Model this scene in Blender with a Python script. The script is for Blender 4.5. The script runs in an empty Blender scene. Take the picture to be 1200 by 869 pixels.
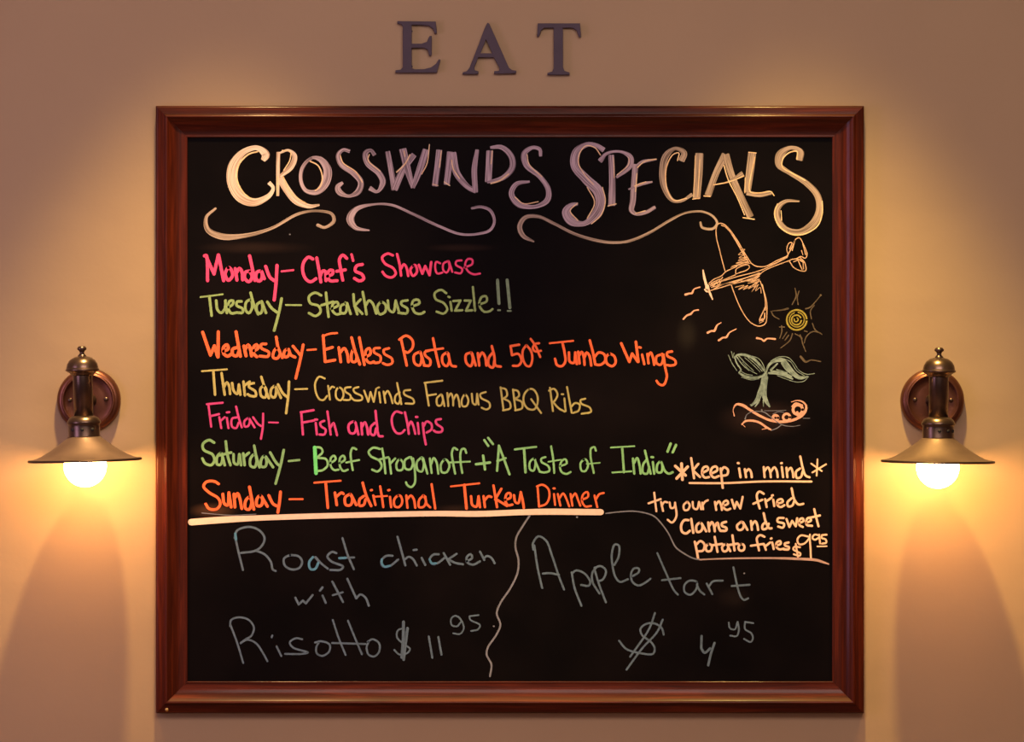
import bpy, bmesh, math
from mathutils import Vector, Matrix

# ------------------------------------------------------------------ camera, world, lights, exposure
S = 0.0016            # metres per photograph pixel on the wall plane
D = 7.0               # camera distance from the wall
SC = bpy.context.scene
COL = SC.collection

cam_d = bpy.data.cameras.new('camera')
cam_d.sensor_fit = 'HORIZONTAL'
cam_d.sensor_width = 36
cam_d.lens = 36 * D / (1200 * S)
cam = bpy.data.objects.new('camera', cam_d)
cam.location = (0, -D, 0)
cam.rotation_euler = (math.radians(90), 0, 0)
COL.objects.link(cam)
SC.camera = cam

world = bpy.data.worlds.new('world')
SC.world = world
world.use_nodes = True
world.node_tree.nodes['Background'].inputs[0].default_value = (0.60, 0.48, 0.48, 1)
world.node_tree.nodes['Background'].inputs[1].default_value = 0.58

SC.view_settings.view_transform = 'Standard'
SC.view_settings.look = 'None'
SC.view_settings.exposure = 0.0
SC.view_settings.gamma = 1.0

def lamp(name, kind, loc, energy, color, **kw):
    d = bpy.data.lights.new(name, kind)
    d.energy = energy
    d.color = color
    for k, v in kw.items():
        setattr(d, k, v)
    o = bpy.data.objects.new(name, d)
    o.location = loc
    COL.objects.link(o)
    return o

def aim(o, target):
    o.rotation_euler = (Vector(target) - o.location).to_track_quat('-Z', 'Y').to_euler()

# two recessed ceiling downlights that wash the wall, the room's softer light further back, and a dusk window on the left
for x, tint in ((-0.54, (1.0, 0.68, 0.26)), (0.54, (1.0, 0.70, 0.20))):
    lamp('ceiling_downlight', 'SPOT', (x, -0.50, 1.59), 385, tint, spot_size=math.radians(53), spot_blend=0.55, shadow_soft_size=0.05)
room = lamp('ceiling_room_light', 'AREA', (0.3, -3.3, 1.6), 88, (1.0, 0.78, 0.70), shape='RECTANGLE', size=2.4, size_y=1.4)
aim(room, (0, -0.6, -0.9))
win = lamp('dusk_window_light', 'AREA', (-2.9, -2.0, 0.2), 27, (0.78, 0.54, 0.92), shape='RECTANGLE', size=1.0, size_y=2.0)
aim(win, (0, -0.1, 0))

# ------------------------------------------------------------------ helpers
def lin(c):
    return tuple((v / 255 / 12.92) if v / 255 <= 0.04045 else ((v / 255 + 0.055) / 1.055) ** 2.4 for v in c) + (1.0,)

def P(px, py, h=0.0):
    """point at height h off the wall that the photograph shows at pixel (px, py)"""
    k = S * (D - h) / D
    return Vector(((px - 600) * k, -h, (434.5 - py) * k))

def new_mat(name, base=(0.5, 0.5, 0.5, 1), rough=0.5, metal=0.0, **kw):
    m = bpy.data.materials.new(name)
    m.use_nodes = True
    b = m.node_tree.nodes['Principled BSDF']
    b.inputs['Base Color'].default_value = base
    b.inputs['Roughness'].default_value = rough
    b.inputs['Metallic'].default_value = metal
    for k, v in kw.items():
        b.inputs[k].default_value = v
    return m, m.node_tree.nodes, m.node_tree.links, b

def ramp(N, stops):
    r = N.new('ShaderNodeValToRGB')
    el = r.color_ramp.elements
    el[0].position, el[0].color = stops[0]
    el[1].position, el[1].color = stops[1]
    for p, c in stops[2:]:
        e = el.new(p)
        e.color = c
    return r

def link_obj(name, me, mat=None, parent=None, smooth=False, loc=(0, 0, 0)):
    if mat is not None:
        me.materials.append(mat)
    if smooth:
        for p in me.polygons:
            p.use_smooth = True
    o = bpy.data.objects.new(name, me)
    o.location = loc
    COL.objects.link(o)
    if parent:
        o.parent = parent
    return o

def bm_obj(name, bm, mat, parent=None, smooth=False):
    bmesh.ops.recalc_face_normals(bm, faces=bm.faces)
    me = bpy.data.meshes.new(name)
    bm.to_mesh(me)
    bm.free()
    return link_obj(name, me, mat, parent, smooth)

def thing(name, label, cat, loc=(0, 0, 0), group=None):
    o = bpy.data.objects.new(name, None)
    o.empty_display_size = 0.05
    o.location = loc
    o['label'] = label
    o['category'] = cat
    if group:
        o['group'] = group
    COL.objects.link(o)
    return o

def box(bm, lo, hi):
    r = bmesh.ops.create_cube(bm, size=1)
    for v in r['verts']:
        v.co = Vector([(lo[i] + hi[i]) / 2 + v.co[i] * (hi[i] - lo[i]) for i in range(3)])

def lathe(bm, prof, seg=48, axis='z', origin=(0, 0, 0), closed=False):
    """prof: list of (radius, height) ; axis z = upright, axis y = standing out of the wall (height towards -y)"""
    rings = []
    o = Vector(origin)
    for r, h in prof:
        if r < 1e-6:
            c = Vector((0, 0, h)) if axis == 'z' else Vector((0, -h, 0))
            rings.append([bm.verts.new(o + c)])
            continue
        ring = []
        for i in range(seg):
            a = 2 * math.pi * i / seg
            c = Vector((r * math.cos(a), r * math.sin(a), h)) if axis == 'z' else Vector((r * math.cos(a), -h, r * math.sin(a)))
            ring.append(bm.verts.new(o + c))
        rings.append(ring)
    pairs = list(zip(rings, rings[1:]))
    if closed:
        pairs.append((rings[-1], rings[0]))
    for a, b in pairs:
        if len(a) == 1 and len(b) == 1:
            continue
        for i in range(seg):
            j = (i + 1) % seg
            if len(a) == 1:
                bm.faces.new((a[0], b[i], b[j]))
            elif len(b) == 1:
                bm.faces.new((a[i], a[j], b[0]))
            else:
                bm.faces.new((a[i], a[j], b[j], b[i]))

# ------------------------------------------------------------------ materials
def wall_material():
    m, N, L, b = new_mat('painted_plaster', rough=0.62)
    tc = N.new('ShaderNodeTexCoord')
    n1 = N.new('ShaderNodeTexNoise')
    n1.inputs['Scale'].default_value = 2.2
    n1.inputs['Detail'].default_value = 4
    L.new(tc.outputs['Object'], n1.inputs['Vector'])
    r = ramp(N, [(0.3, (0.350, 0.228, 0.124, 1)), (0.7, (0.380, 0.248, 0.135, 1))])
    L.new(n1.outputs['Fac'], r.inputs['Fac'])
    L.new(r.outputs['Color'], b.inputs['Base Color'])
    n2 = N.new('ShaderNodeTexNoise')
    n2.inputs['Scale'].default_value = 90
    n2.inputs['Detail'].default_value = 3
    L.new(tc.outputs['Object'], n2.inputs['Vector'])
    n3 = N.new('ShaderNodeTexNoise')
    n3.inputs['Scale'].default_value = 6
    L.new(tc.outputs['Object'], n3.inputs['Vector'])
    bp = N.new('ShaderNodeBump')
    bp.inputs['Strength'].default_value = 0.10
    bp.inputs['Distance'].default_value = 0.002
    L.new(n2.outputs['Fac'], bp.inputs['Height'])
    bp2 = N.new('ShaderNodeBump')
    bp2.inputs['Strength'].default_value = 0.15
    bp2.inputs['Distance'].default_value = 0.02
    L.new(n3.outputs['Fac'], bp2.inputs['Height'])
    L.new(bp.outputs['Normal'], bp2.inputs['Normal'])
    L.new(bp2.outputs['Normal'], b.inputs['Normal'])
    return m

def wood_material(name, stretch):
    m, N, L, b = new_mat(name, rough=0.46)
    b.inputs['Specular IOR Level'].default_value = 0.07
    b.inputs['Coat Weight'].default_value = 0.20
    b.inputs['Coat Roughness'].default_value = 0.13
    tc = N.new('ShaderNodeTexCoord')
    mp = N.new('ShaderNodeMapping')
    mp.inputs['Scale'].default_value = stretch
    L.new(tc.outputs['Object'], mp.inputs['Vector'])
    n = N.new('ShaderNodeTexNoise')
    n.inputs['Scale'].default_value = 1.0
    n.inputs['Detail'].default_value = 6
    n.inputs['Roughness'].default_value = 0.6
    n.inputs['Distortion'].default_value = 0.6
    L.new(mp.outputs['Vector'], n.inputs['Vector'])
    r = ramp(N, [(0.25, (0.017, 0.0022, 0.0008, 1)), (0.75, (0.100, 0.0135, 0.0034, 1)), (0.5, (0.046, 0.0060, 0.0016, 1))])
    L.new(n.outputs['Fac'], r.inputs['Fac'])
    L.new(r.outputs['Color'], b.inputs['Base Color'])
    bp = N.new('ShaderNodeBump')
    bp.inputs['Strength'].default_value = 0.12
    bp.inputs['Distance'].default_value = 0.001
    L.new(n.outputs['Fac'], bp.inputs['Height'])
    L.new(bp.outputs['Normal'], b.inputs['Normal'])
    return m

def board_material():
    m, N, L, b = new_mat('black_writing_board', rough=0.55)
    b.inputs['Specular IOR Level'].default_value = 0.03
    tc = N.new('ShaderNodeTexCoord')
    n = N.new('ShaderNodeTexNoise')
    n.inputs['Scale'].default_value = 5
    n.inputs['Detail'].default_value = 5
    L.new(tc.outputs['Object'], n.inputs['Vector'])
    r = ramp(N, [(0.35, (0.0024, 0.0016, 0.0021, 1)), (0.80, (0.0060, 0.0036, 0.0040, 1))])
    L.new(n.outputs['Fac'], r.inputs['Fac'])
    col = r.outputs['Color']
    # wiped chalk smears, each with a place of its own on the board
    fine = N.new('ShaderNodeTexNoise')
    fine.inputs['Scale'].default_value = 14
    fine.inputs['Detail'].default_value = 6
    L.new(tc.outputs['Object'], fine.inputs['Vector'])
    for (px, py, rx, ry, tint, k) in [(250, 598, 34, 11, (0.13, 0.06, 0.035, 1), 0.6), (300, 290, 80, 9, (0.05, 0.026, 0.02, 1), 0.5),
                                      (540, 290, 50, 6, (0.05, 0.025, 0.018, 1), 0.5), (895, 490, 62, 26, (0.07, 0.035, 0.03, 1), 0.55),
                                      (905, 405, 70, 30, (0.022, 0.014, 0.012, 1), 0.5), (805, 392, 16, 26, (0.035, 0.028, 0.022, 1), 0.6),
                                      (660, 470, 150, 60, (0.016, 0.010, 0.010, 1), 0.5), (430, 430, 190, 120, (0.014, 0.008, 0.008, 1), 0.5),
                                      (860, 700, 26, 16, (0.04, 0.026, 0.022, 1), 0.25), (540, 597, 40, 8, (0.06, 0.03, 0.02, 1), 0.4)]:
        c = P(px, py, 0.010)
        mp = N.new('ShaderNodeMapping')
        mp.vector_type = 'POINT'
        mp.inputs['Location'].default_value = (-c.x / (rx * S), 0, -c.z / (ry * S))
        mp.inputs['Scale'].default_value = (1 / (rx * S), 0, 1 / (ry * S))
        L.new(tc.outputs['Object'], mp.inputs['Vector'])
        ln = N.new('ShaderNodeVectorMath')
        ln.operation = 'LENGTH'
        L.new(mp.outputs['Vector'], ln.inputs[0])
        mr = N.new('ShaderNodeMapRange')
        mr.interpolation_type = 'SMOOTHSTEP'
        mr.inputs['From Min'].default_value = 1.0
        mr.inputs['From Max'].default_value = 0.1
        mr.inputs['To Max'].default_value = k
        L.new(ln.outputs['Value'], mr.inputs['Value'])
        mu = N.new('ShaderNodeMath')
        mu.operation = 'MULTIPLY'
        L.new(mr.outputs['Result'], mu.inputs[0])
        L.new(fine.outputs['Fac'], mu.inputs[1])
        mx = N.new('ShaderNodeMix')
        mx.data_type = 'RGBA'
        L.new(mu.outputs['Value'], mx.inputs['Factor'])
        L.new(col, mx.inputs['A'])
        mx.inputs['B'].default_value = tint
        col = mx.outputs['Result']
    L.new(col, b.inputs['Base Color'])
    return m

def ink(name, rgb, rgb2=None, streak=0.35, coarse=False):
    """chalk-marker ink: streaks run along each stroke (UV u = along, v = across)"""
    a = lin(rgb)
    c = lin(rgb2) if rgb2 else tuple(v * (1 - streak) for v in a[:3]) + (1,)
    m, N, L, b = new_mat(name, rough=0.75)
    b.inputs['Specular IOR Level'].default_value = 0.15
    uv = N.new('ShaderNodeUVMap')
    mp = N.new('ShaderNodeMapping')
    mp.inputs['Scale'].default_value = (14, 500 if coarse else 350, 1)
    L.new(uv.outputs['UV'], mp.inputs['Vector'])
    n = N.new('ShaderNodeTexNoise')
    n.inputs['Scale'].default_value = 1
    n.inputs['Detail'].default_value = 3
    L.new(mp.outputs['Vector'], n.inputs['Vector'])
    tc = N.new('ShaderNodeTexCoord')
    n2 = N.new('ShaderNodeTexNoise')
    n2.inputs['Scale'].default_value = 120
    n2.inputs['Detail'].default_value = 2
    L.new(tc.outputs['Object'], n2.inputs['Vector'])
    mx = N.new('ShaderNodeMath')
    mx.operation = 'ADD'
    L.new(n.outputs['Fac'], mx.inputs[0])
    if coarse:
        L.new(n.outputs['Fac'], mx.inputs[1])
    else:
        L.new(n2.outputs['Fac'], mx.inputs[1])
    hf = N.new('ShaderNodeMath')
    hf.operation = 'MULTIPLY'
    hf.inputs[1].default_value = 0.5
    L.new(mx.outputs['Value'], hf.inputs[0])
    r = ramp(N, [(0.36, c), (0.58, a)])
    L.new(hf.outputs['Value'], r.inputs['Fac'])
    L.new(r.outputs['Color'], b.inputs['Base Color'])
    return m

def metal_material(name, c1, c2, rough=0.38, metal=0.85):
    m, N, L, b = new_mat(name, rough=rough, metal=metal)
    tc = N.new('ShaderNodeTexCoord')
    n = N.new('ShaderNodeTexNoise')
    n.inputs['Scale'].default_value = 30
    n.inputs['Detail'].default_value = 4
    L.new(tc.outputs['Object'], n.inputs['Vector'])
    r = ramp(N, [(0.3, c1 + (1,)), (0.7, c2 + (1,))])
    L.new(n.outputs['Fac'], r.inputs['Fac'])
    L.new(r.outputs['Color'], b.inputs['Base Color'])
    return m

M_WALL = wall_material()
M_WOOD_H = wood_material('mahogany_grain_across', (5, 60, 130))
M_WOOD_V = wood_material('mahogany_grain_upright', (130, 60, 5))
M_BOARD = board_material()
M_BRONZE = metal_material('antique_bronze', (0.095, 0.062, 0.048), (0.165, 0.105, 0.078), 0.30, 0.9)
M_PLATE = metal_material('antique_copper_plate', (0.120, 0.042, 0.028), (0.185, 0.070, 0.045), 0.36, 0.85)
M_SHADE = metal_material('brushed_copper_shade', (0.165, 0.106, 0.084), (0.210, 0.135, 0.105), 0.48, 0.75)
M_RIM = metal_material('dark_bronze_rim', (0.050, 0.030, 0.022), (0.075, 0.045, 0.032), 0.45, 0.8)
M_HOLE = new_mat('dark_vent_hole', (0.01, 0.008, 0.008, 1), 0.8)[0]
M_BRASS = metal_material('brass', (0.55, 0.33, 0.08), (0.75, 0.48, 0.15), 0.35, 0.9)
M_LETTER = metal_material('plum_brown_paint', (0.042, 0.024, 0.044), (0.054, 0.031, 0.055), 0.65, 0.0)
M_TRIMW = new_mat('ceiling_paint', (0.62, 0.55, 0.46, 1), 0.8)[0]

def floor_material():
    m, N, L, b = new_mat('floor_boards', rough=0.4)
    tc = N.new('ShaderNodeTexCoord')
    w = N.new('ShaderNodeTexNoise')
    w.inputs['Scale'].default_value = 8
    L.new(tc.outputs['Object'], w.inputs['Vector'])
    r = ramp(N, [(0.3, (0.10, 0.05, 0.025, 1)), (0.7, (0.18, 0.09, 0.045, 1))])
    L.new(w.outputs['Fac'], r.inputs['Fac'])
    L.new(r.outputs['Color'], b.inputs['Base Color'])
    return m
M_FLOOR = floor_material()

# ------------------------------------------------------------------ room shell
FZ, CZ, XW, YF = -1.62, 1.85, 3.2, -7.6
def slab(name, lo, hi, mat):
    bm = bmesh.new()
    box(bm, lo, hi)
    o = bm_obj(name, bm, mat)
    o['kind'] = 'structure'
    return o
slab('wall_back', (-XW, 0, FZ), (XW, 0.12, CZ), M_WALL)
slab('wall_left', (-XW - 0.12, YF, FZ), (-XW, 0.12, CZ), M_WALL)
slab('wall_right', (XW, YF, FZ), (XW + 0.12, 0.12, CZ), M_WALL)
slab('floor', (-XW - 0.12, YF, FZ - 0.1), (XW + 0.12, 0.12, FZ), M_FLOOR)
slab('ceiling', (-XW - 0.12, YF, CZ), (XW + 0.12, 0.12, CZ + 0.1), M_TRIMW)

# ------------------------------------------------------------------ menu board
board = thing('menu_board', 'large mahogany framed blackboard menu with bright chalk lettering hung between two wall lamps', 'menu board', (0, 0, P(0, 480).z))
OFF = -board.location

def child(name, me_or_bm, mat, parent=None, smooth=False, label=None):
    o = bm_obj(name, me_or_bm, mat, parent or board, smooth)
    if (parent or board) is board:
        o.location = OFF
    if label:
        o['label'] = label
    return o

HP = 0.010            # front of the writing surface above the wall
# outer frame corners in wall metres
FX0, FX1 = P(182.3, 0, 0.022).x, P(1012.8, 0, 0.022).x
FZ1, FZ0 = P(0, 123.8, 0.022).z, P(0, 835.6, 0.022).z
prof = [(0, 0), (0, 17), (0.5, 19.5), (2.0, 21.4), (4.0, 22), (15.6, 22.0), (16.6, 22.8), (17.4, 25.2), (18.6, 26.6), (20.0, 27.0), (21.6, 26.6),
        (24, 24.6), (28, 21.4), (34, 18.0), (41, 15.4), (48, 14.0), (53, 13.5), (55.5, 13.6), (57.4, 13.9), (58.6, 13.4), (59.0, 12.0), (59.0, 0)]
prof = [(a / 1000, b / 1000) for a, b in prof]

def rail(side, mat):
    bm = bmesh.new()
    rows = []
    for u, h in prof:
        x0, x1, z0, z1 = FX0 + u, FX1 - u, FZ0 + u, FZ1 - u
        seg = {'top': ((x0, z1), (x1, z1)), 'bottom': ((x0, z0), (x1, z0)), 'left': ((x0, z0), (x0, z1)), 'right': ((x1, z0), (x1, z1))}[side]
        g = 0.00012
        (ax, az), (bx, bz) = seg
        if side in ('top', 'bottom'):
            ax += g; bx -= g
        else:
            az += g; bz -= g
        rows.append((bm.verts.new((ax, -h, az)), bm.verts.new((bx, -h, bz))))
    for a, b in zip(rows, rows[1:]):
        bm.faces.new((a[0], a[1], b[1], b[0]))
    for f in bm.faces:
        f.smooth = True
    dup = lambda v: bm.verts.new(v.co)
    bm.faces.new([dup(v) for v in (rows[-1][0], rows[-1][1], rows[0][1], rows[0][0])])
    caps = [bm.faces.new([dup(r[k]) for r in rows]) for k in (0, 1)]
    for e in bm.edges:                       # the arrises of the moulding stay crisp
        if len(e.link_faces) == 2 and e.calc_face_angle(0) > math.radians(38):
            e.smooth = False
    return child('frame_rail', bm, mat)
rail('top', M_WOOD_H); rail('bottom', M_WOOD_H); rail('left', M_WOOD_V); rail('right', M_WOOD_V)

bm = bmesh.new()
box(bm, (FX0 + 0.0593 - 0.0002, -HP, FZ0 + 0.0591), (FX1 - 0.0591, -0.001, FZ1 - 0.0591))
child('writing_surface', bm, M_BOARD)
bm = bmesh.new()
lathe(bm, [(0.0, 0.0), (0.0036, 0.0), (0.0036, 0.0008), (0.0028, 0.0018), (0, 0.0022)], 20, 'y', P(195.5, 831, 0.022) + Vector((0, 0.0003, 0)))
child('screw', bm, M_BRASS, smooth=True, label='small brass screw head')

# ------------------------------------------------------------------ strokes
class Tile:
    def __init__(s, x, y, k): s.x, s.y, s.k = x, y, k

def parse(tile, text, w):
    out = []
    for part in text.split('|'):
        pts = []
        for tok in part.split():
            v = [float(t) for t in tok.split(',')]
            ww = v[2] if len(v) > 2 else w
            pts.append((tile.x + v[0] / tile.k, tile.y + v[1] / tile.k, ww / tile.k))
        if pts:
            out.append(pts)
    return out

def smooth_pts(pts):
    if len(pts) < 3:
        if len(pts) == 1:
            p = pts[0]
            return [p, (p[0] + 0.3, p[1], p[2])]
        a, b = pts
        n = max(2, int(math.dist(a[:2], b[:2]) / 4))
        return [tuple(a[j] + (b[j] - a[j]) * i / n for j in range(3)) for i in range(n + 1)]
    res = []
    closed = math.dist(pts[0][:2], pts[-1][:2]) < 0.6
    for i in range(len(pts) - 1):
        p1, p2 = pts[i], pts[i + 1]
        p0 = pts[i - 1] if i else (pts[-2] if closed else tuple(2 * p1[j] - p2[j] for j in range(3)))
        p3 = pts[i + 2] if i + 2 < len(pts) else (pts[1] if closed else tuple(2 * p2[j] - p1[j] for j in range(3)))
        n = max(3, int(math.dist(p1[:2], p2[:2]) / 1.5))
        n = min(n, 16)
        # centripetal Catmull-Rom keeps uneven traced points free of loops
        t0 = 0.0
        t1 = t0 + max(math.dist(p0[:2], p1[:2]), 1e-3) ** 0.5
        t2 = t1 + max(math.dist(p1[:2], p2[:2]), 1e-3) ** 0.5
        t3 = t2 + max(math.dist(p2[:2], p3[:2]), 1e-3) ** 0.5
        for k in range(n):
            t = t1 + (t2 - t1) * k / n
            def mixp(a, b, ta, tb):
                f = (t - ta) / (tb - ta)
                return tuple(a[j] + (b[j] - a[j]) * f for j in range(3))
            A1, A2, A3 = mixp(p0, p1, t0, t1), mixp(p1, p2, t1, t2), mixp(p2, p3, t2, t3)
            B1, B2 = mixp(A1, A2, t0, t2), mixp(A2, A3, t1, t3)
            res.append(mixp(B1, B2, t1, t2))
    res.append(pts[-1])
    return res

STROKE_N = [0]
def add_stroke(bm, uvl, pts, lift, chisel=False):
    """a raised ribbon of dried marker ink on the writing surface"""
    pts = smooth_pts(pts)
    STROKE_N[0] += 1
    h0 = HP + 0.00005
    h1 = HP + 0.00022 + lift + (STROKE_N[0] % 5) * 0.000025
    n = len(pts)
    tang = []
    for i in range(n):
        a, b = pts[max(i - 1, 0)], pts[min(i + 1, n - 1)]
        d = Vector((b[0] - a[0], b[1] - a[1]))
        tang.append(d.normalized() if d.length > 1e-6 else Vector((1, 0)))
    rows = []
    u = 0.0
    def row(cx, cy, nx, ny, hw, uu):
        L_ = (cx + nx * hw, cy + ny * hw); R_ = (cx - nx * hw, cy - ny * hw)
        rows.append((L_, R_, uu, hw))
    for i, p in enumerate(pts):
        t = tang[i]
        nx, ny = -t.y, t.x
        hw = max(p[2], 0.7) / 2
        ce = 0.22 if chisel else 1.0
        if i == 0:
            for a in (0.98, 0.85, 0.55):
                row(p[0] - t.x * hw * a * ce, p[1] - t.y * hw * a * ce, nx, ny, hw * (1 - (1 - math.sqrt(1 - a * a)) * (0.3 if chisel else 1)), u - hw * a * ce)
        row(p[0], p[1], nx, ny, hw, u)
        if i == n - 1:
            for a in (0.55, 0.85, 0.98):
                row(p[0] + t.x * hw * a * ce, p[1] + t.y * hw * a * ce, nx, ny, hw * (1 - (1 - math.sqrt(1 - a * a)) * (0.3 if chisel else 1)), u + hw * a * ce)
        if i < n - 1:
            u += math.dist(p[:2], pts[i + 1][:2])
    seed = STROKE_N[0] * 0.37
    vs = []
    for L_, R_, uu, hw in rows:
        vs.append((bm.verts.new(P(L_[0], L_[1], h1)), bm.verts.new(P(R_[0], R_[1], h1)),
                   bm.verts.new(P(L_[0], L_[1], h0)), bm.verts.new(P(R_[0], R_[1], h0)), uu * S + seed, hw * S))
    def face(q, uvs):
        f = bm.faces.new(q)
        for lp, c in zip(f.loops, uvs):
            lp[uvl].uv = c
    for a, b in zip(vs, vs[1:]):
        face((a[0], b[0], b[1], a[1]), ((a[4], a[5]), (b[4], b[5]), (b[4], -b[5]), (a[4], -a[5])))
        face((a[0], a[2], b[2], b[0]), ((a[4], a[5]),) * 4)
        face((a[1], b[1], b[3], a[3]), ((a[4], -a[5]),) * 4)
    for e in (vs[0], vs[-1]):
        face((e[0], e[1], e[3], e[2]), ((e[4], 0),) * 4)

def ribbon_object(name, mat, strokes, parent=None, label=None, lift=0.0, chisel=False):
    bm = bmesh.new()
    uvl = bm.loops.layers.uv.new('UVMap')
    for st in strokes:
        add_stroke(bm, uvl, st, lift, chisel)
    me = bpy.data.meshes.new(name)
    # winding is mirrored by the pixel frame (y down), so let bmesh sort the sides out
    bmesh.ops.recalc_face_normals(bm, faces=bm.faces)
    bm.to_mesh(me)
    bm.free()
    o = link_obj(name, me, mat, parent or board)
    if (parent or board) is board:
        o.location = OFF
    if label:
        o['label'] = label
    return o

def letters_of(strokes):
    """group the strokes of a word into its letters: strokes that touch, and dots or bars standing over one another"""
    sm = [smooth_pts(st) for st in strokes]
    par = list(range(len(sm)))
    def find(i):
        while par[i] != i:
            i = par[i]
        return i
    box2 = [(min(p[0] for p in q), max(p[0] for p in q)) for q in sm]
    for i in range(len(sm)):
        for k in range(i + 1, len(sm)):
            a, b = sm[i], sm[k]
            lo, hi = max(box2[i][0], box2[k][0]), min(box2[i][1], box2[k][1])
            touch = any(math.dist(p[:2], q[:2]) < 0.42 * (p[2] + q[2]) for p in a for q in b)
            small = max(min(box2[i][1] - box2[i][0], box2[k][1] - box2[k][0]), 0.5)
            if touch or (hi - lo) / small > 0.5:
                par[find(i)] = find(k)
    out = {}
    for i, st in enumerate(strokes):
        out.setdefault(find(i), []).append(st)
    return sorted(out.values(), key=lambda g: min(p[0] for st in g for p in st))

def word(text, mat, w, *chunks, lift=0.0):
    """chunks: (tile, strokes[, width]); a word with its letters as sub-parts"""
    st = []
    for c in chunks:
        st += parse(c[0], c[1], (c[2] if len(c) > 2 else w) * 0.90)
    e = bpy.data.objects.new('chalk_word', None)
    COL.objects.link(e)
    e.parent = board
    e.location = OFF
    e['label'] = mat.name.replace('_marker', '').replace('_chalk', '').replace('_', ' ') + ' handwriting ' + text
    for g in letters_of(st):
        ribbon_object('letter', mat, g, parent=e, lift=lift)
    return e

I_LIT_CREAM = ink('cream_marker', (222, 200, 184), (166, 136, 120), coarse=True)  # heading ink in the left light pool, its brightness put into the colour
I_DIM_MAUVE = ink('mauve_marker', (186, 162, 174), (108, 90, 100), coarse=True)  # heading ink between the pools, the dimmer light painted into the colour
I_LIT_TAN = ink('tan_marker', (176, 152, 138), (108, 90, 80), coarse=True)  # heading ink as warmly lit, the downlight's tint painted into the colour
I_EDGE = ink('pale_orange_marker', (236, 204, 166), (214, 170, 124))
I_PINK = ink('pink_marker', (240, 74, 126), streak=0.2)
I_PINK2 = ink('magenta_marker', (212, 70, 134), streak=0.25)
I_GREEN = ink('lime_marker', (144, 166, 108), streak=0.28)
I_GREEN2 = ink('leaf_green_marker', (128, 168, 118), streak=0.28)
I_GREEN3 = ink('faded_green_marker', (128, 148, 120), streak=0.3)
I_GREEN5 = ink('fresh_green_marker', (138, 192, 132), streak=0.28)
I_GREEN4 = ink('bright_green_marker', (110, 216, 128), streak=0.15)
I_ORANGE = ink('orange_marker', (248, 108, 66), streak=0.18)
I_YELLOW = ink('mustard_marker', (188, 172, 106), streak=0.28)
I_PEACH = ink('peach_marker', (240, 192, 166), streak=0.18)
I_WHITE = ink('pale_pink_marker', (238, 200, 184), streak=0.1)
I_SLATE = ink('slate_chalk', (92, 108, 128), streak=0.35)
I_CYAN = ink('pale_blue_chalk', (84, 134, 168), streak=0.3)
I_DUSTY = ink('dusty_chalk', (124, 122, 136), streak=0.35)
I_PLANE = ink('sand_marker', (214, 170, 140), streak=0.4)
I_SUN = ink('sun_yellow_marker', (166, 148, 66), streak=0.4)
I_RAY = ink('faint_brown_chalk', (100, 84, 68), streak=0.5)
I_PALM = ink('sage_green_marker', (144, 160, 154), (82, 96, 92))
I_ROSE = ink('dusty_rose_marker', (178, 146, 140), streak=0.25)
I_CORAL = ink('coral_marker', (236, 170, 146), streak=0.25)

T1, T2, T3, T4 = Tile(220, 155, 4.615), Tile(440, 155, 4.615), Tile(640, 155, 6.206), Tile(800, 155, 6.206)
A, B = Tile(230, 285, 6), Tile(420, 285, 6)
C, Dt, E = Tile(230, 380, 6), Tile(420, 380, 6), Tile(610, 380, 6)
F, G, H = Tile(220, 505, 6), Tile(410, 505, 6), Tile(600, 505, 6)
K, L1, L2, SP = Tile(780, 530, 6), Tile(790, 250, 6), Tile(790, 330, 6), Tile(840, 400, 7.9)
Mt, Nt, O, Pt, Q, R = Tile(260, 605, 6), Tile(440, 605, 6), Tile(260, 680, 6), Tile(440, 680, 6), Tile(610, 590, 6), Tile(720, 640, 5.795)
PX = Tile(0, 0, 1)

# ---- heading: each letter its own sub-part, with its pale edge strokes
def heading(text, letters):
    e = bpy.data.objects.new('heading_word', None)
    COL.objects.link(e)
    e.parent = board
    e.location = OFF
    e['label'] = 'large flourished heading word ' + text
    for mat, tile, fill, edge in letters:
        ribbon_object('heading_letter', mat, parse(tile, fill, 20), parent=e, chisel=True)
        if edge:
            for st in parse(tile, edge, 6):
                ribbon_object('letter_highlight', I_EDGE, [st], parent=e, lift=0.0003)

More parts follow.
